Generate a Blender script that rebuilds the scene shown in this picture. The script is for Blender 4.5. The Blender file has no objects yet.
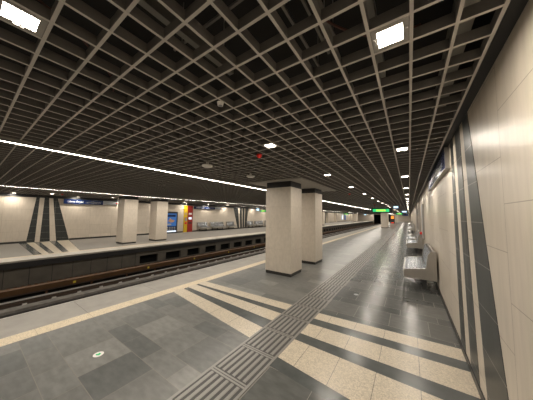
import bpy, math, random
from mathutils import Vector, Matrix
random.seed(7)
sc = bpy.context.scene
COL = sc.collection

# ------------------------------------------------------------------ camera
F_PX, YAW, PITCH, ROLL = 208.24, 0.600052, 0.0734375, 0.0118375
CAMZ = 1.65
cy, sy, cp, sp = math.cos(YAW), math.sin(YAW), math.cos(PITCH), math.sin(PITCH)
Fv = Vector((-sy * cp, cy * cp, sp)); Rv = Vector((cy, sy, 0)); Uv = Rv.cross(Fv)
R2 = Rv * math.cos(ROLL) + Uv * math.sin(ROLL); U2 = -Rv * math.sin(ROLL) + Uv * math.cos(ROLL)
cd = bpy.data.cameras.new('camera'); cam = bpy.data.objects.new('camera', cd); COL.objects.link(cam)
cd.sensor_width = 36.0; cd.lens = F_PX / 533.0 * 36.0; cd.clip_start = 0.02; cd.clip_end = 300
M = Matrix((R2, U2, -Fv)).transposed().to_4x4(); M.translation = Vector((0, 0, CAMZ)); cam.matrix_world = M
sc.camera = cam

# ------------------------------------------------------------------ world, exposure
w = bpy.data.worlds.new('world'); sc.world = w; w.use_nodes = True
w.node_tree.nodes['Background'].inputs[0].default_value = (0.02, 0.02, 0.02, 1)
w.node_tree.nodes['Background'].inputs[1].default_value = 0.5
sc.view_settings.view_transform = 'Standard'
try: sc.view_settings.look = 'None'
except Exception: pass
sc.view_settings.gamma = 1; sc.view_settings.use_curve_mapping = False
sc.view_settings.exposure = 2.15
PANEL_E = 92.0      # strength of the square downlights
STRIP_E = 27.0       # strength of the linear strips
sc.cycles.max_bounces = 6; sc.cycles.diffuse_bounces = 4; sc.cycles.glossy_bounces = 3
sc.cycles.sample_clamp_indirect = 3; sc.cycles.sample_clamp_direct = 8
sc.cycles.use_denoising = True
WARM = (1.0, 0.905, 0.78)

# ------------------------------------------------------------------ layout constants (metres)
XW, XE, XFE, XFW = 0.50, -5.25, -11.10, -17.30     # right wall, near edge, far edge, far wall
Y0, Y1 = -3.5, 88.0
ZC, CELL, GX, GY = 2.65, 0.1957, 0.237, 0.203
PIL_Y = [5.08, 35.2, 65.3]

# ------------------------------------------------------------------ materials
def nm(name):
    m = bpy.data.materials.new(name); m.use_nodes = True
    return m, m.node_tree, m.node_tree.nodes['Principled BSDF']
def mat(name, col, rough=0.6, metal=0.0, noise=0.0, scale=8.0, stretch=(1, 1, 1), spec=0.5, bump=0.0):
    m, nt, b = nm(name)
    b.inputs['Base Color'].default_value = (*col, 1); b.inputs['Roughness'].default_value = rough
    b.inputs['Metallic'].default_value = metal; b.inputs['Specular IOR Level'].default_value = spec
    if noise > 0:
        tc = nt.nodes.new('ShaderNodeTexCoord'); mp = nt.nodes.new('ShaderNodeMapping'); mp.inputs['Scale'].default_value = stretch
        nz = nt.nodes.new('ShaderNodeTexNoise'); nz.inputs['Scale'].default_value = scale; nz.inputs['Detail'].default_value = 6
        nt.links.new(tc.outputs['Object'], mp.inputs[0]); nt.links.new(mp.outputs[0], nz.inputs['Vector'])
        r = nt.nodes.new('ShaderNodeMapRange'); r.inputs[1].default_value = 0.3; r.inputs[2].default_value = 0.7
        r.inputs[3].default_value = 1 - noise; r.inputs[4].default_value = 1 + noise
        nt.links.new(nz.outputs[0], r.inputs[0])
        mx = nt.nodes.new('ShaderNodeVectorMath'); mx.operation = 'SCALE'; mx.inputs[0].default_value = col
        nt.links.new(r.outputs[0], mx.inputs['Scale']); nt.links.new(mx.outputs[0], b.inputs['Base Color'])
        if bump:
            bp = nt.nodes.new('ShaderNodeBump'); bp.inputs['Strength'].default_value = bump; bp.inputs['Distance'].default_value = 0.002
            nt.links.new(nz.outputs[0], bp.inputs['Height']); nt.links.new(bp.outputs[0], b.inputs['Normal'])
    return m
def emis(name, col, s):
    m, nt, b = nm(name)
    b.inputs['Base Color'].default_value = (*col, 1); b.inputs['Emission Color'].default_value = (*col, 1)
    b.inputs['Emission Strength'].default_value = s
    return m
def panelled(name, col, joint, bw, rh, off=0.5, vein=(7, 7, 1.0), loc=(0, 0, 0), order='zy', rough=0.3, noise=0.08, mortar=0.004, spec=0.5):
    """stone slabs with thin joints: brick texture laid on two object axes"""
    m, nt, b = nm(name); L = nt.links.new
    tc = nt.nodes.new('ShaderNodeTexCoord'); sx = nt.nodes.new('ShaderNodeSeparateXYZ'); cx = nt.nodes.new('ShaderNodeCombineXYZ')
    L(tc.outputs['Object'], sx.inputs[0])
    L(sx.outputs['XYZ'.index(order[0].upper())], cx.inputs[0]); L(sx.outputs['XYZ'.index(order[1].upper())], cx.inputs[1])
    mp = nt.nodes.new('ShaderNodeMapping'); mp.inputs['Location'].default_value = loc; L(cx.outputs[0], mp.inputs[0])
    br = nt.nodes.new('ShaderNodeTexBrick'); br.offset = off; br.offset_frequency = 2; br.squash = 1
    br.inputs['Scale'].default_value = 1; br.inputs['Mortar Size'].default_value = mortar
    br.inputs['Brick Width'].default_value = bw; br.inputs['Row Height'].default_value = rh
    br.inputs['Color1'].default_value = (*[c * 0.95 for c in col], 1); br.inputs['Color2'].default_value = (*[min(1, c * 1.05) for c in col], 1)
    br.inputs['Mortar'].default_value = (*joint, 1)
    L(mp.outputs[0], br.inputs['Vector'])
    nz = nt.nodes.new('ShaderNodeTexNoise'); nz.inputs['Scale'].default_value = 3; nz.inputs['Detail'].default_value = 8
    m2 = nt.nodes.new('ShaderNodeMapping'); m2.inputs['Scale'].default_value = vein; L(tc.outputs['Object'], m2.inputs[0]); L(m2.outputs[0], nz.inputs['Vector'])
    r = nt.nodes.new('ShaderNodeMapRange'); r.inputs[1].default_value = .3; r.inputs[2].default_value = .7; r.inputs[3].default_value = 1 - noise; r.inputs[4].default_value = 1 + noise
    L(nz.outputs[0], r.inputs[0])
    v = nt.nodes.new('ShaderNodeVectorMath'); v.operation = 'SCALE'; L(br.outputs['Color'], v.inputs[0]); L(r.outputs[0], v.inputs['Scale'])
    L(v.outputs[0], b.inputs['Base Color']); b.inputs['Roughness'].default_value = rough; b.inputs['Specular IOR Level'].default_value = spec
    return m
CREAM = (0.60, 0.535, 0.45)
M_wall = panelled('cream_stone_slabs', CREAM, (0.30, 0.25, 0.2), 0.61, 1.2, loc=(-0.52 - 0.305, -0.74, 0), rough=0.36, noise=0.07, mortar=0.0026)
M_wallfar = panelled('cream_stone_slabs_far', (0.60, 0.535, 0.45), (0.42, 0.36, 0.29), 0.61, 1.2, rough=0.3, noise=0.06)
M_dark = panelled('dark_slate_slabs', (0.036, 0.040, 0.039), (0.24, 0.23, 0.21), 0.36, 1.2, off=0.0, loc=(-0.17, -0.74, 0), rough=0.36, noise=0.15, spec=0.32)
M_pillar = panelled('cream_pillar_stone', (0.61, 0.545, 0.46), (0.47, 0.41, 0.34), 0.6, 2.0, loc=(0.2, 0.3, 0), order='zx', rough=0.4, noise=0.07, mortar=0.002, vein=(5, 5, 3))
M_plinth = mat('dark_plinth', (0.04, 0.038, 0.036), 0.4, spec=0.3)
M_cap = mat('black_band', (0.022, 0.022, 0.024), 0.45)
M_soffit = mat('painted_soffit', (0.42, 0.40, 0.37), 0.6)
M_grid = mat('ceiling_blade_sides', (0.155, 0.145, 0.133), 0.6, noise=0.08, scale=3)
M_gridunder = mat('ceiling_blade_underside', (0.58, 0.545, 0.50), 0.5)
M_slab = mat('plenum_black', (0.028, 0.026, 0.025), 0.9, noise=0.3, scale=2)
M_duct = mat('plenum_metal', (0.30, 0.29, 0.26), 0.5, metal=0.3)
M_cable = mat('plenum_cable', (0.11, 0.04, 0.03), 0.6)
M_pipe = mat('plenum_pipe', (0.25, 0.23, 0.2), 0.5)
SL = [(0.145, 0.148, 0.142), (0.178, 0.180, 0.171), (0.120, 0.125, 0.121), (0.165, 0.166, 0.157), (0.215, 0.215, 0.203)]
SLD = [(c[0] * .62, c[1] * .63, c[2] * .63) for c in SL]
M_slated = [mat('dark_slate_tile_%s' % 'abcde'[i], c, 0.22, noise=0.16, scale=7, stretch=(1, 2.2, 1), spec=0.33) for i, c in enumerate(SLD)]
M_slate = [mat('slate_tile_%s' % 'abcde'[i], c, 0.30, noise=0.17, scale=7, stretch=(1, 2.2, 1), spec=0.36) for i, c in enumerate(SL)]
M_grout = mat('floor_grout', (0.24, 0.225, 0.20), 0.6)
M_dslate = mat('dark_slate_floor', (0.082, 0.089, 0.087), 0.24, spec=0.4, noise=0.15, scale=9)
def terrazzo(name, col):
    m, nt, b = nm(name); L = nt.links.new
    tc = nt.nodes.new('ShaderNodeTexCoord'); vo = nt.nodes.new('ShaderNodeTexVoronoi'); vo.inputs['Scale'].default_value = 95
    L(tc.outputs['Object'], vo.inputs['Vector']); bw = nt.nodes.new('ShaderNodeSeparateColor'); L(vo.outputs['Color'], bw.inputs[0])
    r = nt.nodes.new('ShaderNodeMapRange'); r.inputs[3].default_value = 0.74; r.inputs[4].default_value = 1.16; L(bw.outputs[0], r.inputs[0])
    v = nt.nodes.new('ShaderNodeVectorMath'); v.operation = 'SCALE'; v.inputs[0].default_value = col; L(r.outputs[0], v.inputs['Scale'])
    L(v.outputs[0], b.inputs['Base Color']); b.inputs['Roughness'].default_value = 0.32
    return m
M_terr = terrazzo('beige_terrazzo', (0.56, 0.49, 0.385))
M_terry = terrazzo('yellow_terrazzo', (0.66, 0.56, 0.40))
M_edge = mat('platform_edge_concrete', (0.31, 0.295, 0.265), 0.4, noise=0.12, scale=4)
M_edgef = mat('far_edge_concrete', (0.50, 0.47, 0.42), 0.35, noise=0.08, scale=4)
M_tact = mat('tactile_metal', (0.26, 0.252, 0.235), 0.34, metal=0.25)
M_tactd = mat('tactile_groove', (0.055, 0.054, 0.051), 0.5)
M_conc = mat('track_concrete', (0.07, 0.064, 0.058), 0.85, noise=0.3, scale=5)
M_bed = mat('track_bed_dark', (0.018, 0.016, 0.014), 0.95, noise=0.4, scale=6)
M_walk = mat('track_slab', (0.20, 0.185, 0.165), 0.8, noise=0.3, scale=6)
M_uwall = mat('undercroft_panel', (0.15, 0.135, 0.112), 0.75, noise=0.15, scale=3)
M_black = mat('void_black', (0.008, 0.008, 0.008), 0.9)
M_rail = mat('rail_steel', (0.62, 0.60, 0.57), 0.4, metal=0.6)
M_rust = mat('rail_side', (0.08, 0.055, 0.04), 0.8)
M_cover = mat('conductor_rail_cover', (0.095, 0.042, 0.010), 0.6, noise=0.2, scale=4)
M_brown = mat('insulator_brown', (0.10, 0.045, 0.02), 0.6)
M_ytag = mat('yellow_tag', (0.75, 0.60, 0.05), 0.5)
M_steel = mat('brushed_steel', (0.43, 0.41, 0.38), 0.36, metal=0.75, noise=0.06, scale=4, stretch=(1, 6, 1))
M_steelb = mat('bench_seat_steel', (0.56, 0.60, 0.66), 0.25, metal=0.85)
M_leg = mat('bench_leg_dark', (0.05, 0.05, 0.05), 0.5)
M_panel = emis('downlight_diffuser', WARM, PANEL_E)
M_strip = emis('strip_diffuser', (1.0, 0.91, 0.79), STRIP_E)
M_lhouse = mat('light_housing', (0.35, 0.33, 0.30), 0.5)
M_white = mat('white_plastic', (0.85, 0.83, 0.80), 0.5)
M_red = mat('red_plastic', (0.75, 0.03, 0.02), 0.4)
M_redp = mat('red_panel', (0.30, 0.016, 0.010), 0.4)
M_yelp = mat('yellow_panel', (0.66, 0.44, 0.015), 0.4)
M_navy = mat('navy_sign', (0.012, 0.028, 0.10), 0.25)
M_sgrey = mat('grey_sign', (0.34, 0.35, 0.37), 0.35)
M_stxt = mat('sign_lettering', (0.80, 0.80, 0.80), 0.5)
M_green = emis('green_lit', (0.02, 0.55, 0.18), 0.240)
M_gyel = emis('yellow_green_lit', (0.50, 0.72, 0.04), 0.329)
M_blulit = emis('pale_blue_lit', (0.42, 0.72, 0.95), 0.290)
M_whlit = emis('white_lit', (0.9, 0.95, 1.0), 0.348)
M_scrblue = emis('screen_blue', (0.03, 0.12, 0.36), 0.112)
M_scrpale = emis('screen_pale', (0.55, 0.62, 0.72), 0.32)
M_orange = emis('orange_lit', (1.0, 0.28, 0.03), 0.216)
M_redlit = emis('red_lit', (1.0, 0.06, 0.02), 0.192)
M_skin = mat('tan_print', (0.55, 0.33, 0.2), 0.5)
M_lgreen = mat('green_mark', (0.05, 0.62, 0.22), 0.5)
M_glass, _nt, _b = nm('clear_glass')
_b.inputs['Transmission Weight'].default_value = 1.0; _b.inputs['Roughness'].default_value = 0.0; _b.inputs['IOR'].default_value = 1.2

# ------------------------------------------------------------------ mesh helpers
class MB:
    def __init__(s): s.v = []; s.f = []; s.m = []; s.mi = 0
    def box(s, x0, x1, y0, y1, z0, z1):
        i = len(s.v)
        s.v += [(x0, y0, z0), (x1, y0, z0), (x1, y1, z0), (x0, y1, z0), (x0, y0, z1), (x1, y0, z1), (x1, y1, z1), (x0, y1, z1)]
        fs = [(0, 3, 2, 1), (4, 5, 6, 7), (0, 1, 5, 4), (1, 2, 6, 5), (2, 3, 7, 6), (3, 0, 4, 7)]
        s.f += [tuple(i + k for k in f) for f in fs]; s.m += [s.mi] * 6; return s
    def prism(s, pts, axis, a, b):
        """pts: 2-D outline on the two other axes (in xyz order), extruded along axis from a to b"""
        n = len(pts); i = len(s.v)
        for t in (a, b):
            for p in pts:
                q = list(p); q.insert('xyz'.index(axis), t); s.v.append(tuple(q))
        s.f.append(tuple(i + k for k in range(n))[::-1]); s.f.append(tuple(i + n + k for k in range(n)))
        for k in range(n): s.f.append((i + k, i + (k + 1) % n, i + n + (k + 1) % n, i + n + k))
        s.m += [s.mi] * (n + 2); return s
    def cyl(s, x, y, z0, z1, r0, r1=None, n=20):
        r1 = r0 if r1 is None else r1; i = len(s.v)
        for z, r in ((z0, r0), (z1, r1)):
            s.v += [(x + r * math.cos(2 * math.pi * k / n), y + r * math.sin(2 * math.pi * k / n), z) for k in range(n)]
        s.f.append(tuple(i + k for k in range(n))[::-1]); s.f.append(tuple(i + n + k for k in range(n)))
        for k in range(n): s.f.append((i + k, i + (k + 1) % n, i + n + (k + 1) % n, i + n + k))
        s.m += [s.mi] * (n + 2); return s
    def poly(s, pts):
        i = len(s.v); s.v += pts; s.f.append(tuple(range(i, i + len(pts)))); s.m.append(s.mi); return s
    def build(s, name, mats, parent=None, loc=None, bevel=0):
        me = bpy.data.meshes.new(name); me.from_pydata(s.v, [], s.f)
        for m in (mats if isinstance(mats, (list, tuple)) else [mats]): me.materials.append(m)
        for p, k in zip(me.polygons, s.m): p.material_index = k
        import bmesh
        bm = bmesh.new(); bm.from_mesh(me); bmesh.ops.recalc_face_normals(bm, faces=bm.faces)
        bm.to_mesh(me); bm.free(); me.update()
        o = bpy.data.objects.new(name, me); COL.objects.link(o)
        if loc: o.location = loc
        if parent: o.parent = parent
        if bevel:
            b = o.modifiers.new('bevel', 'BEVEL'); b.width = bevel; b.segments = 2; b.limit_method = 'ANGLE'
        return o
def struct(o): o['kind'] = 'structure'; return o
def tag(o, label, cat, group=None):
    o['label'] = label; o['category'] = cat
    if group: o['group'] = group
    return o
def thing(name, loc, label, cat, group=None, rz=0):
    o = bpy.data.objects.new(name, None); COL.objects.link(o); o.empty_display_size = 0.1
    o.location = loc; o.rotation_euler = (0, 0, rz); return tag(o, label, cat, group)
def dup(root, loc, label=None, rz=None):
    r = root.copy(); COL.objects.link(r); r.location = loc
    if rz is not None: r.rotation_euler = (0, 0, rz)
    if label: r['label'] = label
    for ch in list(root.children):
        c = ch.copy(); COL.objects.link(c); c.parent = r
        for g in list(ch.children):
            d = g.copy(); COL.objects.link(d); d.parent = c
    return r
ORD = ['nearest', 'second', 'third', 'fourth', 'fifth', 'sixth', 'seventh', 'eighth', 'ninth', 'tenth', 'eleventh', 'twelfth',
       'thirteenth', 'fourteenth', 'fifteenth', 'sixteenth', 'seventeenth', 'eighteenth', 'nineteenth', 'twentieth'] + \
      ['twenty-' + t for t in ('first', 'second', 'third', 'fourth', 'fifth', 'sixth', 'seventh', 'eighth', 'ninth')] + ['thirtieth'] + \
      ['thirty-' + t for t in ('first', 'second', 'third', 'fourth', 'fifth', 'sixth', 'seventh', 'eighth', 'ninth')]
def nth(i): return 'nearest' if i == 0 else ORD[i] + ' nearest'
def textmesh(name, s, size, mat_, mtx, parent, bold=0.0, width=None):
    c = bpy.data.curves.new(name, 'FONT'); c.body = s; c.size = size; c.extrude = 0.002; c.offset = bold; c.resolution_u = 3
    t = bpy.data.objects.new(name, c); COL.objects.link(t); bpy.context.view_layer.update()
    me = bpy.data.meshes.new_from_object(t.evaluated_get(bpy.context.evaluated_depsgraph_get()))
    COL.objects.unlink(t); bpy.data.objects.remove(t)
    me.materials.clear(); me.materials.append(mat_)
    if width:
        x1 = max(v.co.x for v in me.vertices)
        for v in me.vertices: v.co.x *= width / x1
    o = bpy.data.objects.new(name, me); COL.objects.link(o); o.parent = parent; o.matrix_local = mtx
    return o

# ================================================================== STRUCTURE
# ---- right wall, with its dark slanting stripes
XB = XW + 0.3
struct(MB().box(XW, XB, Y0, Y1, -0.3, 2.70).build('wall_right', M_wall))
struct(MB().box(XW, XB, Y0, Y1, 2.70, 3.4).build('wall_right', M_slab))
def wall_stripes(name, quads, x, sgn, m, z0, z1):
    b = MB()
    for (a0, a1, t0, t1) in quads:
        b.prism([(a0, z0), (a1, z0), (t1, z1), (t0, z1)], 'x', x, x + sgn * 0.003)
    return struct(b.build(name, m))
STR_N = [(3.44, 3.72, 3.56, 3.74), (2.85, 3.19, 3.12, 3.38), (1.97, 2.60, 2.72, 2.95)]
wall_stripes('wall_right', STR_N, XW, -1, M_dark, 0.0, 2.68)
for base in (24.2, 54.0):
    wall_stripes('wall_right', [(base - q[1], base - q[0], base - q[3], base - q[2]) for q in STR_N], XW, -1, M_dark, 0.0, 2.68)
struct(MB().box(XW - 0.012, XW, Y0, Y1, 0.0, 0.07).build('baseboard_right', M_plinth))
# ---- far (left) wall
struct(MB().box(XFW - 0.3, XFW, Y0, Y1, -0.3, 2.52).build('wall_left', M_wallfar))
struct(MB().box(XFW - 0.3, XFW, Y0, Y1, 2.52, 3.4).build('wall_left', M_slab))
STR_F = [(2.10, 2.42, 2.34, 2.47), (2.61, 3.02, 2.66, 2.84), (3.28, 3.85, 3.01, 3.20)]
STR_G = [(19.12, 19.42, 18.30, 19.12), (19.60, 19.92, 19.38, 19.80), (20.04, 20.32, 19.96, 20.32), (20.42, 20.74, 20.50, 21.05)]
wall_stripes('wall_left', STR_F, XFW, 1, M_dark, 0.0, 2.52)
wall_stripes('wall_left', STR_G, XFW, 1, M_dark, 0.0, 2.52)
wall_stripes('wall_left', [tuple(a + 31 for a in q) for q in STR_G], XFW, 1, M_dark, 0.0, 2.52)
b = MB(); ends = [Y0, 2.10, 3.85, 9.95, 10.95, 11.65, 12.62, Y1]
for a, c in zip(ends[::2], ends[1::2]): b.box(XFW, XFW + 0.012, a, c, 0, 0.10)
struct(b.build('baseboard_left', M_plinth))
# ---- end walls
struct(MB().box(XFW - .3, XB, Y0 - .3, Y0, -1.4, 3.4).build('wall_back', M_wallfar))
b = MB().box(XE - 0.1, XB, Y1, Y1 + .3, -1.4, 3.4).box(XFW - .3, XFE + .1, Y1, Y1 + .3, -1.4, 3.4).box(XFE + .1, XE - .1, Y1, Y1 + .3, 2.35, 3.4)
struct(b.build('wall_front', M_wallfar))
b = MB().box(XFE - .2, XFE + .1, Y1 + .3, Y1 + 14, -1.4, 3.4).box(XE - .1, XE + .2, Y1 + .3, Y1 + 14, -1.4, 3.4).box(XFE, XE, Y1 + .3, Y1 + 14, 2.6, 2.9).box(XFE, XE, Y1 + 14, Y1 + 14.3, -1.4, 3)
struct(b.build('wall_tunnel', M_bed))

# ---- near platform floor: slate tiles, beige fan, yellow line, edge
G = 0.0028
tile = MB()
def add_tile(b, x0, x1, y0, y1, mi, z):
    b.mi = mi; b.poly([(x0 + G, y0 + G, z), (x1 - G, y0 + G, z), (x1 - G, y1 - G, z), (x0 + G, y1 - G, z)])
def tile_field(b, xa, xb, ya, yb, z, w=0.5):
    y = 0.52 - 0.75 * 8; row = 0
    while y < yb:
        hgt = 0.25 if row % 2 == 0 else 0.5
        sub = [hgt] if (hgt < .3 or row % 4 == 1) else [0.5]
        offx = (0.06, -0.19, 0.44, 0.19, -0.05, 0.31)[row % 6]
        if y + hgt > ya and y < yb:
            x = -6.12 + offx - 0.5
            while x < xb:
                x0, x1 = max(x, xa), min(x + w, xb)
                if x1 - x0 > 0.02:
                    mi = random.choice((0, 1, 2, 3, 3, 0, 4))
                    add_tile(b, x0, x1, max(y, ya), min(y + hgt, yb), mi, z)
                x += w
        y += hgt; row += 1
tile_field(tile, -4.20, -1.83, Y0, Y1, 0.0)
struct(tile.build('floor', M_slate))
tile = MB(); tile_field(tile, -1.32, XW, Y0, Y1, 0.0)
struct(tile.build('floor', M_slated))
struct(MB().box(-4.20, XW + .2, Y0, Y1, -0.30, -0.0012).build('floor', M_grout))
def band(b, xa, xb, ya0, ya1, yb0, yb1, z=0.0012, joints=()):
    """band from x=xa (ya0..ya1) to x=xb (yb0..yb1) cut at joints"""
    xs = [xa] + list(joints) + [xb]
    for p, q in zip(xs, xs[1:]):
        t = lambda x: (x - xa) / (xb - xa)
        g0, g1 = (0 if p == xa else .002), (0 if q == xb else .002)
        P, Q = p + g0, q - g1
        b.poly([(P, ya0 + (yb0 - ya0) * t(P), z), (Q, ya0 + (yb0 - ya0) * t(Q), z), (Q, ya1 + (yb1 - ya1) * t(Q), z), (P, ya1 + (yb1 - ya1) * t(P), z)])
fan = MB(); fan.mi = 0
fan_z = 0.0012
# dark bands (under), then beige bands
dk = MB()
band(dk, -4.20, -1.83, 2.66, 3.54, 2.33, 3.56, 0.0008); band(dk, -1.32, XW - .012, 2.03, 3.66, 1.85, 3.68, 0.0008)
struct(dk.build('floor', M_dslate))
for a in ((2.67, 2.92, 2.31, 2.62), (3.03, 3.24, 2.87, 3.16), (3.31, 3.53, 3.33, 3.57)):
    band(fan, -4.24, -1.83, a[0], a[1], a[2], a[3], 0.0016, (-3.75, -3.28, -2.81, -2.34))
for a in ((2.20, 2.63, 1.96, 2.57), (2.81, 3.13, 2.79, 3.19), (3.32, 3.55, 3.38, 3.66)):
    band(fan, -1.32, XW - .012, a[0], a[1], a[2], a[3], 0.0016, (-1.10, -0.72, -0.34, 0.04))
struct(fan.build('floor', M_terr))
# yellow warning line and pale edge
b = MB(); y = Y0
while y < Y1:
    b.box(-4.45, -4.20, y + .002, min(y + .6, Y1) - .002, -0.05, 0.0005); y += .6
struct(b.build('floor', M_terry))
b = MB(); y = Y0
while y < Y1:
    b.box(XE, -4.45, y + .002, min(y + 1.2, Y1) - .002, -0.12, 0.0); y += 1.2
struct(b.build('floor', M_edge))
struct(MB().box(XE + .02, -4.20, Y0, Y1, -0.35, -0.12).build('floor', M_conc))
struct(MB().box(-4.85, -4.6, Y0, Y1, -1.3, -0.35).build('wall_platform', M_uwall))
# tactile guidance strip: ribbed units of half a metre
pl = MB(); y = 0.62 - 0.5 * 9
pl.box(-1.83, -1.32, Y0, Y1, -0.02, 0.002)
struct(pl.build('floor', M_tactd))
rb = MB(); k = 0
y = 0.62 - 0.5 * 8
while y < Y1:
    a, c = y, min(y + 0.5, Y1)
    if a >= Y0:
        rb.box(-1.83, -1.800, a, c, 0.0, 0.005); rb.box(-1.350, -1.32, a, c, 0.0, 0.005)
        rb.box(-1.80, -1.35, a, a + .022, 0.0, 0.0048)
        rb.box(-1.80, -1.35, a + .032, a + .052, 0.0, 0.0048)
        for j in range(6):
            xx = -1.782 + j * 0.0715
            rb.prism([(xx, 0.0), (xx + .009, 0.0075), (xx + .036, 0.0075), (xx + .045, 0.0)], 'y', a + .065, c - .012)
    y += 0.5
struct(rb.build('floor', M_tact))
# ---- far platform
ft = MB(); tile_field(ft, XFW, -12.1, Y0, Y1, 0.0)
struct(ft.build('floor', M_slate))
struct(MB().box(XFW, -12.1, Y0, Y1, -.25, -0.0012).build('floor', M_grout))
struct(MB().box(-12.1, -11.9, Y0, Y1, -.25, 0.0005).build('floor', M_terry))
b = MB().box(-11.9, XFE, Y0, Y1, -.06, 0.0)
struct(b.build('floor', M_edgef))
struct(MB().box(-11.9, XFE + .0, Y0, Y1, -.26, -.06).build('floor', M_cap))
fb = MB(); fd = MB()
for a in ((2.12, 2.40, 1.93, 2.12), (2.63, 3.00, 2.28, 2.52), (3.30, 3.83, 2.72, 3.08)):
    band(fb, XFW + .012, -12.1, a[0], a[1], a[2], a[3], 0.0016)
band(fd, XFW + .012, -12.1, 1.85, 3.85, 1.70, 3.08, 0.0008)
struct(fd.build('floor', M_dslate)); struct(fb.build('floor', M_terr))
# ---- far platform under-wall: panels, posts and real dark openings
b = MB(); XU = -11.40
b.box(XU - .12, XU, Y0, 5.29, -1.3, -.26)
WY = [5.29 + 1.385 * k for k in range(60)]
b.box(XU - .12, XU, 5.29, Y1, -.50, -.26); b.box(XU - .12, XU, 5.29, Y1, -1.3, -.90)
prev = 5.29
for y in WY:
    if y > Y1 - 1: break
    b.box(XU - .12, XU, prev, y, -.90, -.50); prev = y + .92
b.box(XU - .12, XU, prev, Y1, -.90, -.50)
struct(b.build('wall_undercroft', M_uwall))
struct(MB().box(XU - .8, XU - .7, Y0, Y1, -1.3, -.26).build('wall_undercroft', M_black))
jn = MB(); y = -2.6
while y < 5.3:
    jn.box(XU, XU + .006, y, y + .014, -1.2, -.27); y += .59
struct(jn.build('trim_1', M_cap))
# ---- track bed
struct(MB().box(XU - .8, XE + .7, Y0, Y1 + 14, -1.45, -1.30).build('floor', M_bed))
struct(MB().box(-9.55, -9.22, Y0, Y1, -1.21, -1.09).build('trim_2', M_walk))
struct(MB().box(-9.07, -9.01, Y0, Y1, -1.21, -1.11).build('trim_3', M_conc))
struct(MB().box(-8.15, -7.95, Y0, Y1, -1.30, -1.12).build('trim_4', M_conc))

# ---- ceiling: open square grid, dark plenum above, slab
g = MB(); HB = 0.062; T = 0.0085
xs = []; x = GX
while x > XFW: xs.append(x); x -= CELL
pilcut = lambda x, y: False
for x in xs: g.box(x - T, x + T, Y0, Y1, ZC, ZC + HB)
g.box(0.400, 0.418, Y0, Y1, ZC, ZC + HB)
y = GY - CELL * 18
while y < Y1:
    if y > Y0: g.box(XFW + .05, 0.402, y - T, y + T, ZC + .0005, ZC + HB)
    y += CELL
go = struct(g.build('ceiling', [M_grid, M_gridunder]))
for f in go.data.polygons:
    if f.normal.z < -.9: f.material_index = 1  # bar undersides get a paler colour than the blade sides
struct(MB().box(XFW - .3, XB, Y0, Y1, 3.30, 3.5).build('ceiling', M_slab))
struct(MB().box(0.435, XW, Y0, Y1, 2.68, 2.75).build('trim_5', M_cap))
struct(MB().box(XFW, XFW + .06, Y0, Y1, 2.50, 2.66).build('trim_6', M_cap))

# ================================================================== LIGHTS ON THE CEILING
def only_down(o):      # the lamp shines through its lower face only
    for f in o.data.polygons: f.material_index = 1 if f.normal.z < -.9 else 0
def ceiling_light(loc, label, group):
    t = thing('ceiling_light', loc, label, 'ceiling light', group)
    h = CELL / 2 - T - .002
    fr = MB(); i = .060
    fr.box(-h, h, -h, -i, 0, .02).box(-h, h, i, h, 0, .02).box(-h, -i, -i, i, 0, .02).box(i, h, -i, i, 0, .02).box(-h, h, -h, h, .02, .06)
    fr.build('housing', M_lhouse, t)
    only_down(MB().box(-i, i, -i, i, .004, .019).build('diffuser', [M_white, M_panel], t))
    for sx in (-1, 1):
        MB().box(sx * .078 - .006, sx * .078 + .006, -.02, .02, -.004, 0).build('clip', M_lhouse, t)
    return t
def cells(first, n):   # cell indices along y, 12/13 cells apart
    out = []; k = first
    for i in range(n): out.append(k); k += 13
    return out
first = None
yc = lambda j: GY + CELL * (j + .5)
rowsA = [-7, 5, 17] + [30 + 13 * k for k in range(32)]
rowsB = [-14, -1, 11, 24] + [37 + 13 * k for k in range(31)]
XA, XBc = GX - CELL * 1.5, GX - CELL * 9.5
rows = [(XA, rowsA, 'square ceiling light in the row beside the right wall, %s', 'square lights along the right wall'),
        (XBc, rowsB, 'square ceiling light in the row above the near pillars and ribbed strip, %s', 'square lights over the middle of the near platform'),
        (GX - CELL * 87.5, [6, 19, 32, 45] + [58 + 13 * k for k in range(29)], 'small bright ceiling light beside the far wall, %s', 'lights along the far wall'),
        (GX - CELL * 80.5, [-1, 12, 26, 39] + [52 + 13 * k for k in range(29)], 'small bright ceiling light over the middle of the far platform, %s', 'lights over the far platform')]
for x, js, lab, grp in rows:
    i = 0
    for j in js:
        y = yc(j)
        if y > Y1 - 1 or y < Y0 + .2: continue
        if y < 0.0: L = lab % 'behind the camera'
        else: L = lab % nth(i); i += 1
        if first is None: first = ceiling_light((x, y, ZC), L, grp)
        else:
            o = dup(first, (x, y, ZC), L); o['group'] = grp
def strip(x, z, label):
    t = thing('linear_light', (x, 0, z), label, 'strip light')
    MB().box(-.04, .04, Y0 + .1, Y1 - .2, .012, .05).box(-.04, -.034, Y0 + .1, Y1 - .2, -.006, .02).box(.034, .04, Y0 + .1, Y1 - .2, -.006, .02).build('channel', M_lhouse, t)
    y = Y0 + .12
    m = MB(); L = 2.9; d = None
    while y < Y1 - 1:
        c = min(y + L, Y1 - .25)
        only_down(MB().box(-.021, .021, y, c - .02, -.003, .011).build('diffuser', [M_white, M_strip], t)); y += L
strip(-4.43, ZC - .055, 'long white strip light running above the near platform edge')
strip(-11.75, ZC - .075, 'long white strip light running above the far platform edge')

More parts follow.
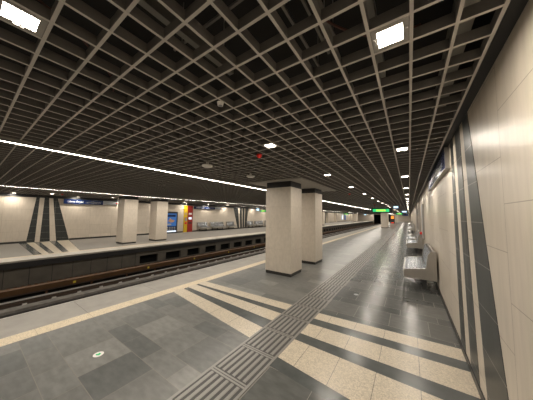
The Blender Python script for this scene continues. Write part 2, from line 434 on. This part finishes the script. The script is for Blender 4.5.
# ---- ducts and trays hidden in the plenum
def tray(x, y0, y1, z, w_, lab, m=M_duct):
    o = MB().box(x - w_, x + w_, y0, y1, z, z + .05).box(x - w_, x - w_ + .006, y0, y1, z + .05, z + .09).box(x + w_ - .006, x + w_, y0, y1, z + .05, z + .09).build('cable_tray', m)
    tag(o, lab, 'cable tray', 'cable trays above the ceiling grid')
    for yy in (y0 + .1, y1 - .1): MB().box(x - .004, x + .004, yy - .004, yy + .004, z + .05, 3.30).build('hanger', M_duct, o)
    return o
tl = 'pale metal cable tray seen through the open ceiling grid'
for x, y0, y1, z, w_ in ((-1.21, .42, 1.22, 2.84, .022), (-1.15, -.6, .35, 2.84, .022), (-.16, .95, 2.0, 2.86, .03), (.30, 1.2, 5.0, 2.80, .05)):
    tray(x, y0, y1, z, w_, tl)
for k, (x, y0, y1) in enumerate(((-.56, .88, 1.62), (-.45, .8, 1.45), (-.375, .95, 1.4))):
    o = MB().box(x - .008, x + .008, y0, y1, 2.84, 2.856).build('conduit', M_pipe)
    for yy in (y0 + .1, y1 - .1): MB().box(x - .003, x + .003, yy - .003, yy + .003, 2.856, 3.30).build('hanger', M_duct, o)
    tag(o, 'thin pale conduit above the grid left of the bright square light', 'conduit', 'conduits above the ceiling grid')
for k, (y, x0, x1, z) in enumerate(((.87, -1.50, -.66, 2.945),)):
    o = MB().box(x0, x1, y - .008, y + .008, z, z + .016).build('support_rail', M_pipe)
    for xx in (x0 + .1, x1 - .1): MB().box(xx - .003, xx + .003, y - .003, y + .003, z + .016, 3.30).build('hanger', M_duct, o)
    tag(o, 'thin pale rail crossing above the ceiling grid', 'rail')
def cable(pts, r, m, name, label, cat):
    c = bpy.data.curves.new(name, 'CURVE'); c.dimensions = '3D'; c.bevel_depth = r; c.bevel_resolution = 2
    s = c.splines.new('NURBS'); s.points.add(len(pts) - 1); s.use_endpoint_u = True; s.order_u = 3
    for p, q in zip(s.points, pts): p.co = (*q, 1)
    c.materials.append(m); o = bpy.data.objects.new(name, c); COL.objects.link(o); bpy.context.view_layer.update()
    me = bpy.data.meshes.new_from_object(o.evaluated_get(bpy.context.evaluated_depsgraph_get()))
    COL.objects.unlink(o); bpy.data.objects.remove(o)
    n = bpy.data.objects.new(name, me); COL.objects.link(n); return tag(n, label, cat)
cable([(-1.5, -.2, 2.82), (-1.62, .25, 2.79), (-1.9, .5, 2.82), (-2.1, .7, 2.8), (-2.5, .8, 2.84)], .006, M_cable, 'cable', 'thin red cable sagging above the grid beside the left corner light', 'cable')
cable([(-.35, .6, 2.86), (-.42, .95, 2.80), (-.38, 1.2, 2.83), (-.1, 1.5, 2.80), (.1, 1.6, 2.9)], .007, M_cable, 'cable', 'loose brown cable above the grid beside the bright corner light', 'cable')

# ================================================================== PILLARS
PW, PD = 0.825, 0.70
def pillar(x0, y0, label, grp, ztop=2.45):
    t = thing('pillar', (x0 + PW / 2, y0 + PD / 2, 0), label, 'pillar', grp)
    a, c = PW / 2, PD / 2
    MB().box(-a, a, -c, c, .085, ztop).build('shaft', M_pillar, t, bevel=.006)
    MB().box(-a + .012, a - .012, -c + .012, c - .012, 0, .085).build('plinth', M_plinth, t)
    MB().box(-a + .014, a - .014, -c + .014, c - .014, ztop, 2.615).build('capital_band', M_cap, t)
    return t
first_p = None
names = {0: ('nearer', 'farther')}
for pi, py in enumerate(PIL_Y):
    for side, xn in (('near', -3.49), ('far', -13.62)):
        for k in (0, 1):
            dist = ('nearest', 'second', 'third')[pi]
            lab = {('near', 0, 0): 'large cream stone pillar in the centre, the front one of the two',
                   ('near', 0, 1): 'cream stone pillar standing just behind the large front pillar',
                   ('near', 1, 0): 'cream pillar far along the near platform behind the green hanging sign',
                   ('near', 1, 1): 'cream pillar hidden behind the one by the green hanging sign',
                   ('near', 2, 0): 'small distant cream pillar by the orange lit cabinet near the platform end',
                   ('near', 2, 1): 'small distant cream pillar, the last before the end wall',
                   ('far', 0, 0): 'cream pillar on the far platform left of the other, beside the grey sign panel',
                   ('far', 0, 1): 'cream pillar on the far platform beside the blue lit machine',
                   ('far', 1, 0): 'distant cream pillar on the far platform, seen right beside the rear centre pillar',
                   ('far', 1, 1): 'distant cream far-platform pillar, second of the middle pair',
                   ('far', 2, 0): 'most distant pair on the far platform, its front cream pillar',
                   ('far', 2, 1): 'most distant pair on the far platform, its rear cream pillar'}[(side, pi, k)]
            y0 = py + (1.79 if k else 0) - (.08 if side == 'far' else 0)
            pillar(xn, y0, lab, None, 2.45 if side == 'near' else 2.44)
    struct(MB().box(-4.0, -2.28, py - .2, py + 2.95, 2.615, 2.648).build('trim_7', M_soffit))
    struct(MB().box(-14.0, -12.3, py - .2, py + 2.85, 2.615, 2.648).build('trim_8', M_soffit))

# ================================================================== BENCHES
def bench(L, label, grp, loc, rz):
    t = thing('bench', loc, label, 'bench', grp, rz)
    # local: x from 0 (front) to .62 (back at wall), y 0..L, z
    prof_end = [(0.0, .30), (.03, .25), (.62, .25), (.62, .88), (.52, .88), (.47, .80), (.43, .50), (.05, .44), (0.0, .41)]
    for nm_, ya in (('end_panel', 0), ('end_panel', L - .03)):
        MB().prism(prof_end, 'y', ya, ya + .03).build(nm_, M_steel, t, bevel=.003)
    MB().box(.0, .02, .03, L - .03, .27, .425).build('front_rail', M_steel, t)
    s = MB(); nx, ny = 7, int((L - .1) / .072)
    for i in range(nx + 1):
        x = .03 + i * .056; s.box(x - .008, x + .008, .03, L - .03, .432 + i * .004, .440 + i * .004)
    for j in range(ny + 1):
        y = .05 + j * (L - .1) / ny; s.prism([(.025, .430), (.430, .459), (.430, .466), (.025, .438)], 'y', y - .009, y + .009)
    s.build('seat', M_steelb, t)
    k = MB()
    for i in range(8):
        z = .50 + i * .05; x = .45 + i * .009; k.box(x - .003, x + .004, .03, L - .03, z - .008, z + .008)
    for j in range(ny + 1):
        y = .05 + j * (L - .1) / ny; k.prism([(.447, .49), (.452, .49), (.516, .87), (.511, .87)], 'y', y - .009, y + .009)
    k.build('backrest', M_steelb, t)
    MB().box(.57, .60, .03, L - .03, .26, .87).build('back_panel', M_steel, t)
    MB().box(.06, .56, .03, L - .03, .27, .29).build('under_tray', M_leg, t)
    n = 3 if L > 1.5 else 2
    for j in range(n):
        y = .2 + j * (L - .4) / (n - 1)
        MB().box(.36, .44, y - .025, y + .025, 0, .25).build('leg', M_leg, t)
    return t
nb = ['perforated steel bench against the right wall, the closest one', 'perforated steel bench against the right wall, with a red item at its corner',
      'third steel bench along the right wall', 'fourth steel bench along the right wall', 'fifth steel bench along the right wall', 'sixth steel bench along the right wall', 'seventh steel bench along the right wall']
b0 = bench(1.85, nb[0], 'steel benches along the right wall', (-.155, 5.95, 0), 0)
for i, y in enumerate((11.7, 14.0, 27, 29.4, 44, 46.5)):
    dup(b0, (-.155, y, 0), nb[i + 1])
fb_ = ['small far-platform steel bench just right of the red wall panel', 'long far-platform steel bench, middle of the three right of the red panel',
       'small far-platform steel bench just left of the fan of dark stripes', 'far-platform steel bench just right of the fan of dark stripes',
       'far-platform steel bench, second right of the fan of dark stripes', 'far-platform steel bench, third right of the fan of dark stripes']
s0 = bench(1.2, fb_[0], 'steel benches along the far wall', (XFW + .64, 13.15 + 1.2, 0), math.pi)
# rotated by pi: local y runs toward -Y, so loc.y is the far end
l0 = dup(b0, (XFW + .64, 14.75 + 1.85, 0), fb_[1], math.pi); l0['group'] = 'steel benches along the far wall'
dup(s0, (XFW + .64, 17.0 + 1.3, 0), fb_[2], math.pi)
for i, (y, src) in enumerate(((20.7, s0), (22.3, b0), (24.8, s0))):
    o = dup(src, (XFW + .64, y + 1.2 + (.65 if src is b0 else 0), 0), fb_[3 + i], math.pi); o['group'] = 'steel benches along the far wall'
# red item on the second bench corner
o = MB().box(-.05, .05, -.04, .04, 0, .09).cyl(0, 0, .09, .11, .03).build('fire_alarm_button', M_red, None, (.42, 11.68, .885), .006)
tag(o, 'small red box at the corner of the second steel bench', 'box')

# ================================================================== TRACKS
def rail(x, label):
    p = [(-.07, .002), (.07, 0), (.07, .02), (.012, .035), (.012, .11), (.035, .12), (.035, .148), (.028, .155), (-.028, .155), (-.035, .148), (-.035, .12), (-.012, .11), (-.012, .035), (-.07, .02)]
    o = MB().prism([(a, c) for a, c in p], 'y', Y0, Y1 + 13).build('rail', [M_rust, M_rail], None, (x, 0, -1.193))
    for f in o.data.polygons:
        if f.center.z > .118: f.material_index = 1
    return tag(o, label, 'rail')
far_rails = [rail(-10.02, 'steel running rail of the far track beside the orange cover'),
    rail(-8.58, 'steel running rail of the far track closer to the near platform')]
rail(-7.50, 'steel running rail of the near track, outer one')
rail(-6.06, 'steel running rail of the near track under the platform edge')
sl = thing('sleeper', (-9.30, 0, -1.30), 'dark concrete sleeper block under the far track rails', 'sleeper', 'sleepers of the far track')
MB().box(-1.0, 1.0, -.13, .13, 0, .085).build('block', M_conc, sl)
sl.location.y = -2.6; y = -2.6; ys = []
while y < 55:
    ys.append(y); y += .65
for y in ys[1:]: dup(sl, (-9.30, y, -1.30))
for r_ in far_rails:
    c0 = None
    for y in ys:
        if c0 is None:
            c0 = MB().prism([(-.15, 0), (.15, 0), (.15, .03), (.11, .035), (.105, .06), (.085, .06), (.07, .022), (-.07, .022), (-.085, .06), (-.105, .06), (-.11, .035), (-.15, .03)], 'y', -.05, .05).build('rail_clip', M_rail, r_, (0, y, -.021)); c = c0
        else:
            c = c0.copy(); COL.objects.link(c); c.parent = r_; c.location = (0, y, -.021)
# conductor rail cover
t = thing('conductor_rail', (-10.86, 0, 0), 'long orange brown conductor rail cover along the far track wall', 'conductor rail')
MB().prism([(-.07, -1.07), (.06, -1.07), (.06, -.90), (-.02, -.86), (-.07, -.86)], 'y', Y0, Y1 + 10).build('cover', M_cover, t)
MB().box(-.03, .03, Y0, Y1 + 10, -1.12, -1.075).build('contact_rail', M_rust, t)
k = MB(); y = Y0
while y < 70:
    k.box(-.10, -.035, y, y + .07, -.88, -.835); y += .155
k.build('top_ribs', M_brown, t)
y = -2.0
while y < 60:
    MB().box(-.09, -.02, y, y + .06, -1.30, -1.07).build('bracket', M_brown, t); y += 1.3
def spot(Y): return Y
tagp = MB().box(-.055, .055, -.0, .012, -.05, .05)
for i, y in enumerate((2.62, 5.40, 8.1, 11.0, 14.0, 17.6, 22)):
    MB().box(.06, .066, y, y + .085, -1.05, -.97).build('marker_plate', M_ytag, t)

# ================================================================== SIGNS
# matrix for text on a wall facing +X (far wall) : text x -> +Y ... reading left to right when looking toward -X means +Y to the right
def face_px(x, y, z):   # faces +X, reads toward +Y
    return Matrix(((0, 0, 1, x), (1, 0, 0, y), (0, 1, 0, z), (0, 0, 0, 1)))
def face_nx(x, y, z):   # faces -X, reads toward -Y
    return Matrix(((0, 0, -1, x), (-1, 0, 0, y), (0, 1, 0, z), (0, 0, 0, 1)))
def metro_mark(t, x, y, z, s, sgn):
    MB().box(-s, s, -s, s, 0, .003).build('line_badge', M_red, t).matrix_local = (face_px if sgn > 0 else face_nx)(x, y, z)
def station_sign(y0, y1, y2, z0, z1, label, zg0=None):
    x = XFW + .04
    t = thing('station_sign', (x, y0, z0), label, 'sign')
    zg = (zg0 if zg0 else z0 + .04) - z0
    MB().box(0, .06, 0, y1 - y0, 0, z1 - z0).build('name_board', M_navy, t)
    MB().box(0, .055, y1 - y0, y2 - y0, zg, z1 - z0).build('grey_board', M_sgrey, t)
    w_ = (y1 - y0); h = (z1 - z0)
    textmesh('station_name', 'Göncz Árpád', h * .62, M_stxt, face_px(.062, w_ * .07, h * .30), t, .004, w_ * .40)
    textmesh('station_name', 'városközpont', h * .48, M_sgrey, face_px(.062, w_ * .52, h * .32), t, .0, w_ * .42)
    metro_mark(t, .057, y2 - y0 - .07, (zg + h) / 2, .04, 1)
    return t
station_sign(3.46, 5.42, 6.28, 2.215, 2.50, 'navy station name sign on the far wall, right of the slanting dark stripes')
station_sign(12.75, 15.35, 16.3, 2.20, 2.45, 'navy station name sign on the far wall above the steel benches')
station_sign(40.5, 43.2, 44.2, 2.20, 2.45, 'distant navy station name sign on the far wall')
# near wall sign, in a frame
t = thing('station_sign', (XW, 3.84, 2.34), 'long framed station name sign high on the right wall beside the dark stripes', 'sign')
LN = 3.1
MB().box(-.050, -.008, 0.012, LN - .012, .012, .30).build('name_board', M_navy, t)
MB().box(-.056, 0, 0, LN, 0, .012).box(-.056, 0, 0, .012, .012, .31).box(-.056, 0, LN - .012, LN, .012, .31).build('frame', M_steel, t)
textmesh('station_name', 'Göncz Árpád', .17, M_stxt, face_nx(-.051, LN - .15, .10), t, .003, 1.25)
textmesh('station_name', 'városközpont', .13, M_sgrey, face_nx(-.051, LN - 1.6, .10), t, 0, 1.15)
# hanging green exit sign
def hanging_sign(x0, x1, y, z0, z1, kind, label):
    t = thing('hanging_sign', ((x0 + x1) / 2, y, z1), label, 'sign'); a = (x1 - x0) / 2; h = z1 - z0
    MB().box(-a, a, -.09, .09, -h, 0).build('housing', M_cap, t, bevel=.01)
    for sx in (-.7, .7): MB().cyl(sx * a, 0, 0, 2.66 - z1, .012, n=8).build('hanger', M_cap, t)
    if kind == 'green':
        MB().box(-a * .86, a * .72, -.096, -.09, -h * .80, -h * .25).build('lit_panel', M_green, t)
        k = MB(); x = -a * .52
        while x < a * .38: k.box(x, x + a * .045, -.102, -.096, -h * .7, -h * .34); x += a * .065
        k.build('lit_marks', M_gyel, t)
    else:
        MB().box(-a * .95, a * .95, -.096, -.09, -h * .92, -h * .08).build('lit_panel', M_blulit, t)
        MB().box(-a * .6, -a * .1, -.102, -.096, -h * .75, -h * .25).box(a * .15, a * .6, -.102, -.096, -h * .75, -h * .25).build('lit_marks', M_whlit, t)
    return t
hanging_sign(-2.67, -1.12, 20.0, 1.97, 2.40, 'green', 'green lit sign in a black box hanging before the far near-side pillar')
hanging_sign(-1.07, -.72, 20.6, 2.36, 2.56, 'blue', 'small pale blue lit sign hanging right of the green sign')
hanging_sign(-2.1, -.9, 47, 2.05, 2.42, 'green', 'distant small green lit sign hanging near the platform end')
hanging_sign(-.95, -.3, 40, 2.36, 2.62, 'blue', 'distant small pale blue lit sign hanging near the end of the light row')
hanging_sign(-14.5, -13.6, 20.0, 2.02, 2.30, 'green', 'green lit sign on the far platform beside the front centre pillar')
hanging_sign(-15.15, -14.72, 20.1, 2.16, 2.46, 'blue', 'pale blue lit sign on the far platform left of the green one')
hanging_sign(-14.5, -13.2, 58, 2.1, 2.42, 'green', 'distant green lit sign on the far platform beyond the centre pillars')
hanging_sign(-12.9, -12.2, 79, 2.1, 2.5, 'blue', 'distant blue lit sign at the end of the far platform')

# ================================================================== FAR WALL FITTINGS
# lit machine
t = thing('display_case', (XFW, 9.75, 0), 'dark framed machine with blue lit picture beside the far pillar', 'machine')
MB().box(0.0, .30, 0, 1.12, 0, 1.86).build('body', M_cap, t, bevel=.01)
fr = MB().box(.30, .34, 0, 1.12, 1.72, 1.86).box(.30, .34, 0, .07, 0, 1.72).box(.30, .34, 1.03, 1.12, 0, 1.72).box(.30, .34, .07, 1.03, 0, .12).build('frame', M_plinth, t)
MB().box(.30, .312, .07, 1.03, .62, 1.72).build('lit_picture', M_scrblue, t)
MB().prism([(.25, 1.05), (.5, .92), (.78, .98), (.86, 1.12), (.6, 1.18), (.42, 1.3)], 'x', .312, .318).build('picture_figure', M_skin, t)
MB().box(.312, .316, .16, .94, 1.42, 1.60).build('picture_band', M_navy, t); MB().box(.312, .316, .16, .55, .70, .84).build('picture_block', M_sgrey, t)
k = MB()
for r in range(2):
    for c in range(4): k.box(.312, .33, .14 + c * .22, .28 + c * .22, .32 + r * .14, .41 + r * .14)
k.build('key_rows', M_sgrey, t)
MB().box(.30, .313, .07, 1.03, .12, .24).build('lit_tray', M_scrpale, t)
MB().box(.30, .306, .07, 1.03, .24, .62).build('lower_panel', M_navy, t)
# yellow help point and red hydrant panel
t = thing('help_point', (XFW + .004, 11.68, 0), 'tall yellow wall panel with call devices beside the red panel', 'wall panel')
MB().box(0, .06, 0, .37, 0, 2.46).build('panel', M_yelp, t)
MB().box(.06, .075, .10, .27, 1.63, 1.78).build('notice', M_skin, t)
MB().box(.06, .12, .10, .27, 1.05, 1.38).build('call_box', M_sgrey, t, bevel=.01)
MB().box(.12, .126, .12, .25, 1.30, 1.36).build('call_button', M_red, t)
MB().box(.06, .12, .09, .28, .74, .92).build('alarm_box', M_red, t, bevel=.01)
t = thing('hydrant_cabinet', (XFW + .004, 12.05, 0), 'tall red wall panel with two white notices beside the yellow panel', 'wall panel')
MB().box(0, .08, 0, .56, 0, 2.46).build('panel', M_redp, t)
MB().box(.08, .088, .12, .44, 1.62, 1.80).build('notice', M_white, t)
MB().box(.08, .088, .12, .44, 1.18, 1.38).build('notice', M_scrpale, t)
MB().box(.08, .088, .08, .46, .78, .90).build('slot', M_cap, t)
# posters / openings far along the far wall
for i, (y, lab, m) in enumerate(((66.5, 'distant bright white lit poster on the far wall', M_scrpale), (70.0, 'distant dark blue poster on the far wall', M_scrblue))):
    t = thing('poster_frame', (XFW, y, 0.5), lab, 'poster')
    MB().box(0, .06, 0, 1.5, 0, 1.6).build('frame', M_cap, t); MB().box(.06, .07, .08, 1.42, .08, 1.52).build('poster', m, t)
for n_, y in enumerate((46, 52, 59, 76, 82)):
    struct(MB().box(XFW, XFW + .5, y, y + 1.0, 0, 2.5).build('trim_9', M_wallfar))

# ================================================================== RIGHT WALL FITTINGS (beyond the benches)
def wall_board(y, Ly, label, m):
    t = thing('poster_frame', (XW, y, .75), label, 'poster')
    MB().box(-.05, 0, 0, Ly, 0, 1.45).build('frame', M_steel, t); MB().box(-.056, -.05, .05, Ly - .05, .05, 1.40).build('poster', m, t)
wall_board(10.6, .9, 'framed map board on the right wall just before the second bench', M_sgrey)
wall_board(16.3, 1.2, 'framed notice board on the right wall beyond the steel benches', M_navy)
wall_board(19.3, 1.2, 'distant framed board on the right wall, pale sheet', M_sgrey)
for i, y in enumerate((13.75, 18.3)):
    o = MB().box(-.09, 0, -.04, .04, 0, 2.66).build('wall_post', M_steel, None, (XW, y, 0))
    tag(o, ('nearer', 'farther')[i] + ' slim steel post standing against the right wall beyond the closest bench', 'post')

# ================================================================== PLATFORM END
t = thing('lit_cabinet', (-3.95, 60, 0), 'orange lit cabinet standing beyond the far near-side pillar', 'cabinet')
MB().box(0, 1.0, 0, .5, 0, 2.0).build('body', M_cap, t)
MB().box(.25, .88, -.01, 0, 1.15, 1.85).build('lit_panel', M_orange, t)
MB().box(.2, .8, -.01, 0, .35, .95).build('window', M_plinth, t)
MB().box(.25, .8, -.01, 0, .10, .28).build('lit_base', M_redlit, t)
t = thing('signal_post', (-5.9, 66, -1.3), 'orange lit post at the tunnel mouth left of the distant pillar', 'signal')
MB().box(-.06, .06, -.06, .06, 0, 3.3).build('post', M_cap, t); MB().box(-.28, .28, -.1, .1, 2.3, 3.3).build('lamp_box', M_cap, t)
MB().box(-.22, .22, -.11, -.1, 2.75, 3.25).build('lit_panel', M_orange, t)
MB().box(-.22, .22, -.11, -.1, 2.35, 2.55).build('lit_base', M_redlit, t)
t = thing('display_screen', (-.9, 70, 1.95), 'small dark display screen hanging near the end wall', 'screen')
MB().box(-.7, .7, -.06, .06, 0, .5).build('body', M_cap, t); MB().cyl(0, 0, .5, .71, .02, n=8).build('hanger', M_cap, t); MB().box(-.62, .62, -.066, -.06, .06, .44).build('screen', M_navy, t)

# ================================================================== CEILING DOMES, ALARMS
def dome(x, y, label):
    t = thing('ceiling_speaker', (x, y, ZC - .09), label, 'speaker')
    MB().cyl(0, 0, 0, .02, .06, .10, 28).cyl(0, 0, .02, .045, .10, .10, 28).build('cone', M_white, t)
    MB().cyl(0, 0, .045, .10, .028, .028, 16).build('neck', M_white, t)
dome(-3.2, 2.63, 'round white ceiling speaker left of the front pillar, the nearer of two')
dome(-3.16, 3.92, 'round white ceiling speaker nearest above the front pillar')
t = thing('smoke_detector', (-1.36, 1.24, ZC - .03), 'small round pale smoke detector in the middle of the ceiling grid', 'detector')
MB().cyl(0, 0, 0, .03, .024, .03, 20).build('base', M_white, t); MB().cyl(0, 0, -.006, 0, .014, .018, 16).build('sensor', M_sgrey, t)
def beacon(x, y, label):
    t = thing('alarm_beacon', (x, y, ZC - .06), label, 'alarm')
    MB().cyl(0, 0, .03, .06, .045, .045, 20).build('base', M_red, t); MB().cyl(0, 0, 0, .03, .022, .042, 20).build('lens', M_red, t)
beacon(-2.01, 2.71, 'small red alarm on the ceiling beside the light above the pillars')
beacon(-2.14, 9.6, 'small red alarm on the ceiling beyond the centre pillars')
beacon(-2.3, 19.0, 'tiny distant red alarm on the ceiling above the green sign')
beacon(-15.1, 2.95, 'small red alarm on the ceiling over the far platform stripes')

# ================================================================== FLOOR STICKERS
t = thing('floor_sticker', (-3.06, 1.02, 0.0), 'round white floor sticker with green mark on grey tiles', 'sticker')
MB().cyl(0, 0, .0008, .0024, .052, .052, 32).build('disc', M_white, t)
MB().prism([(-.028, -.018), (.006, -.022), (.03, .0), (.008, .024), (-.024, .016), (-.010, 0)], 'z', .0024, .0032).build('green_arrow', M_lgreen, t)
o = MB().cyl(0, 0, .0008, .0024, .045, .045, 32).build('floor_sticker', M_sgrey, None, (-.93, 3.98, 0))
o.location = (-.98, 4.83, 0)
tag(o, 'faint pale round sticker on the floor right of the ribbed strip', 'sticker')
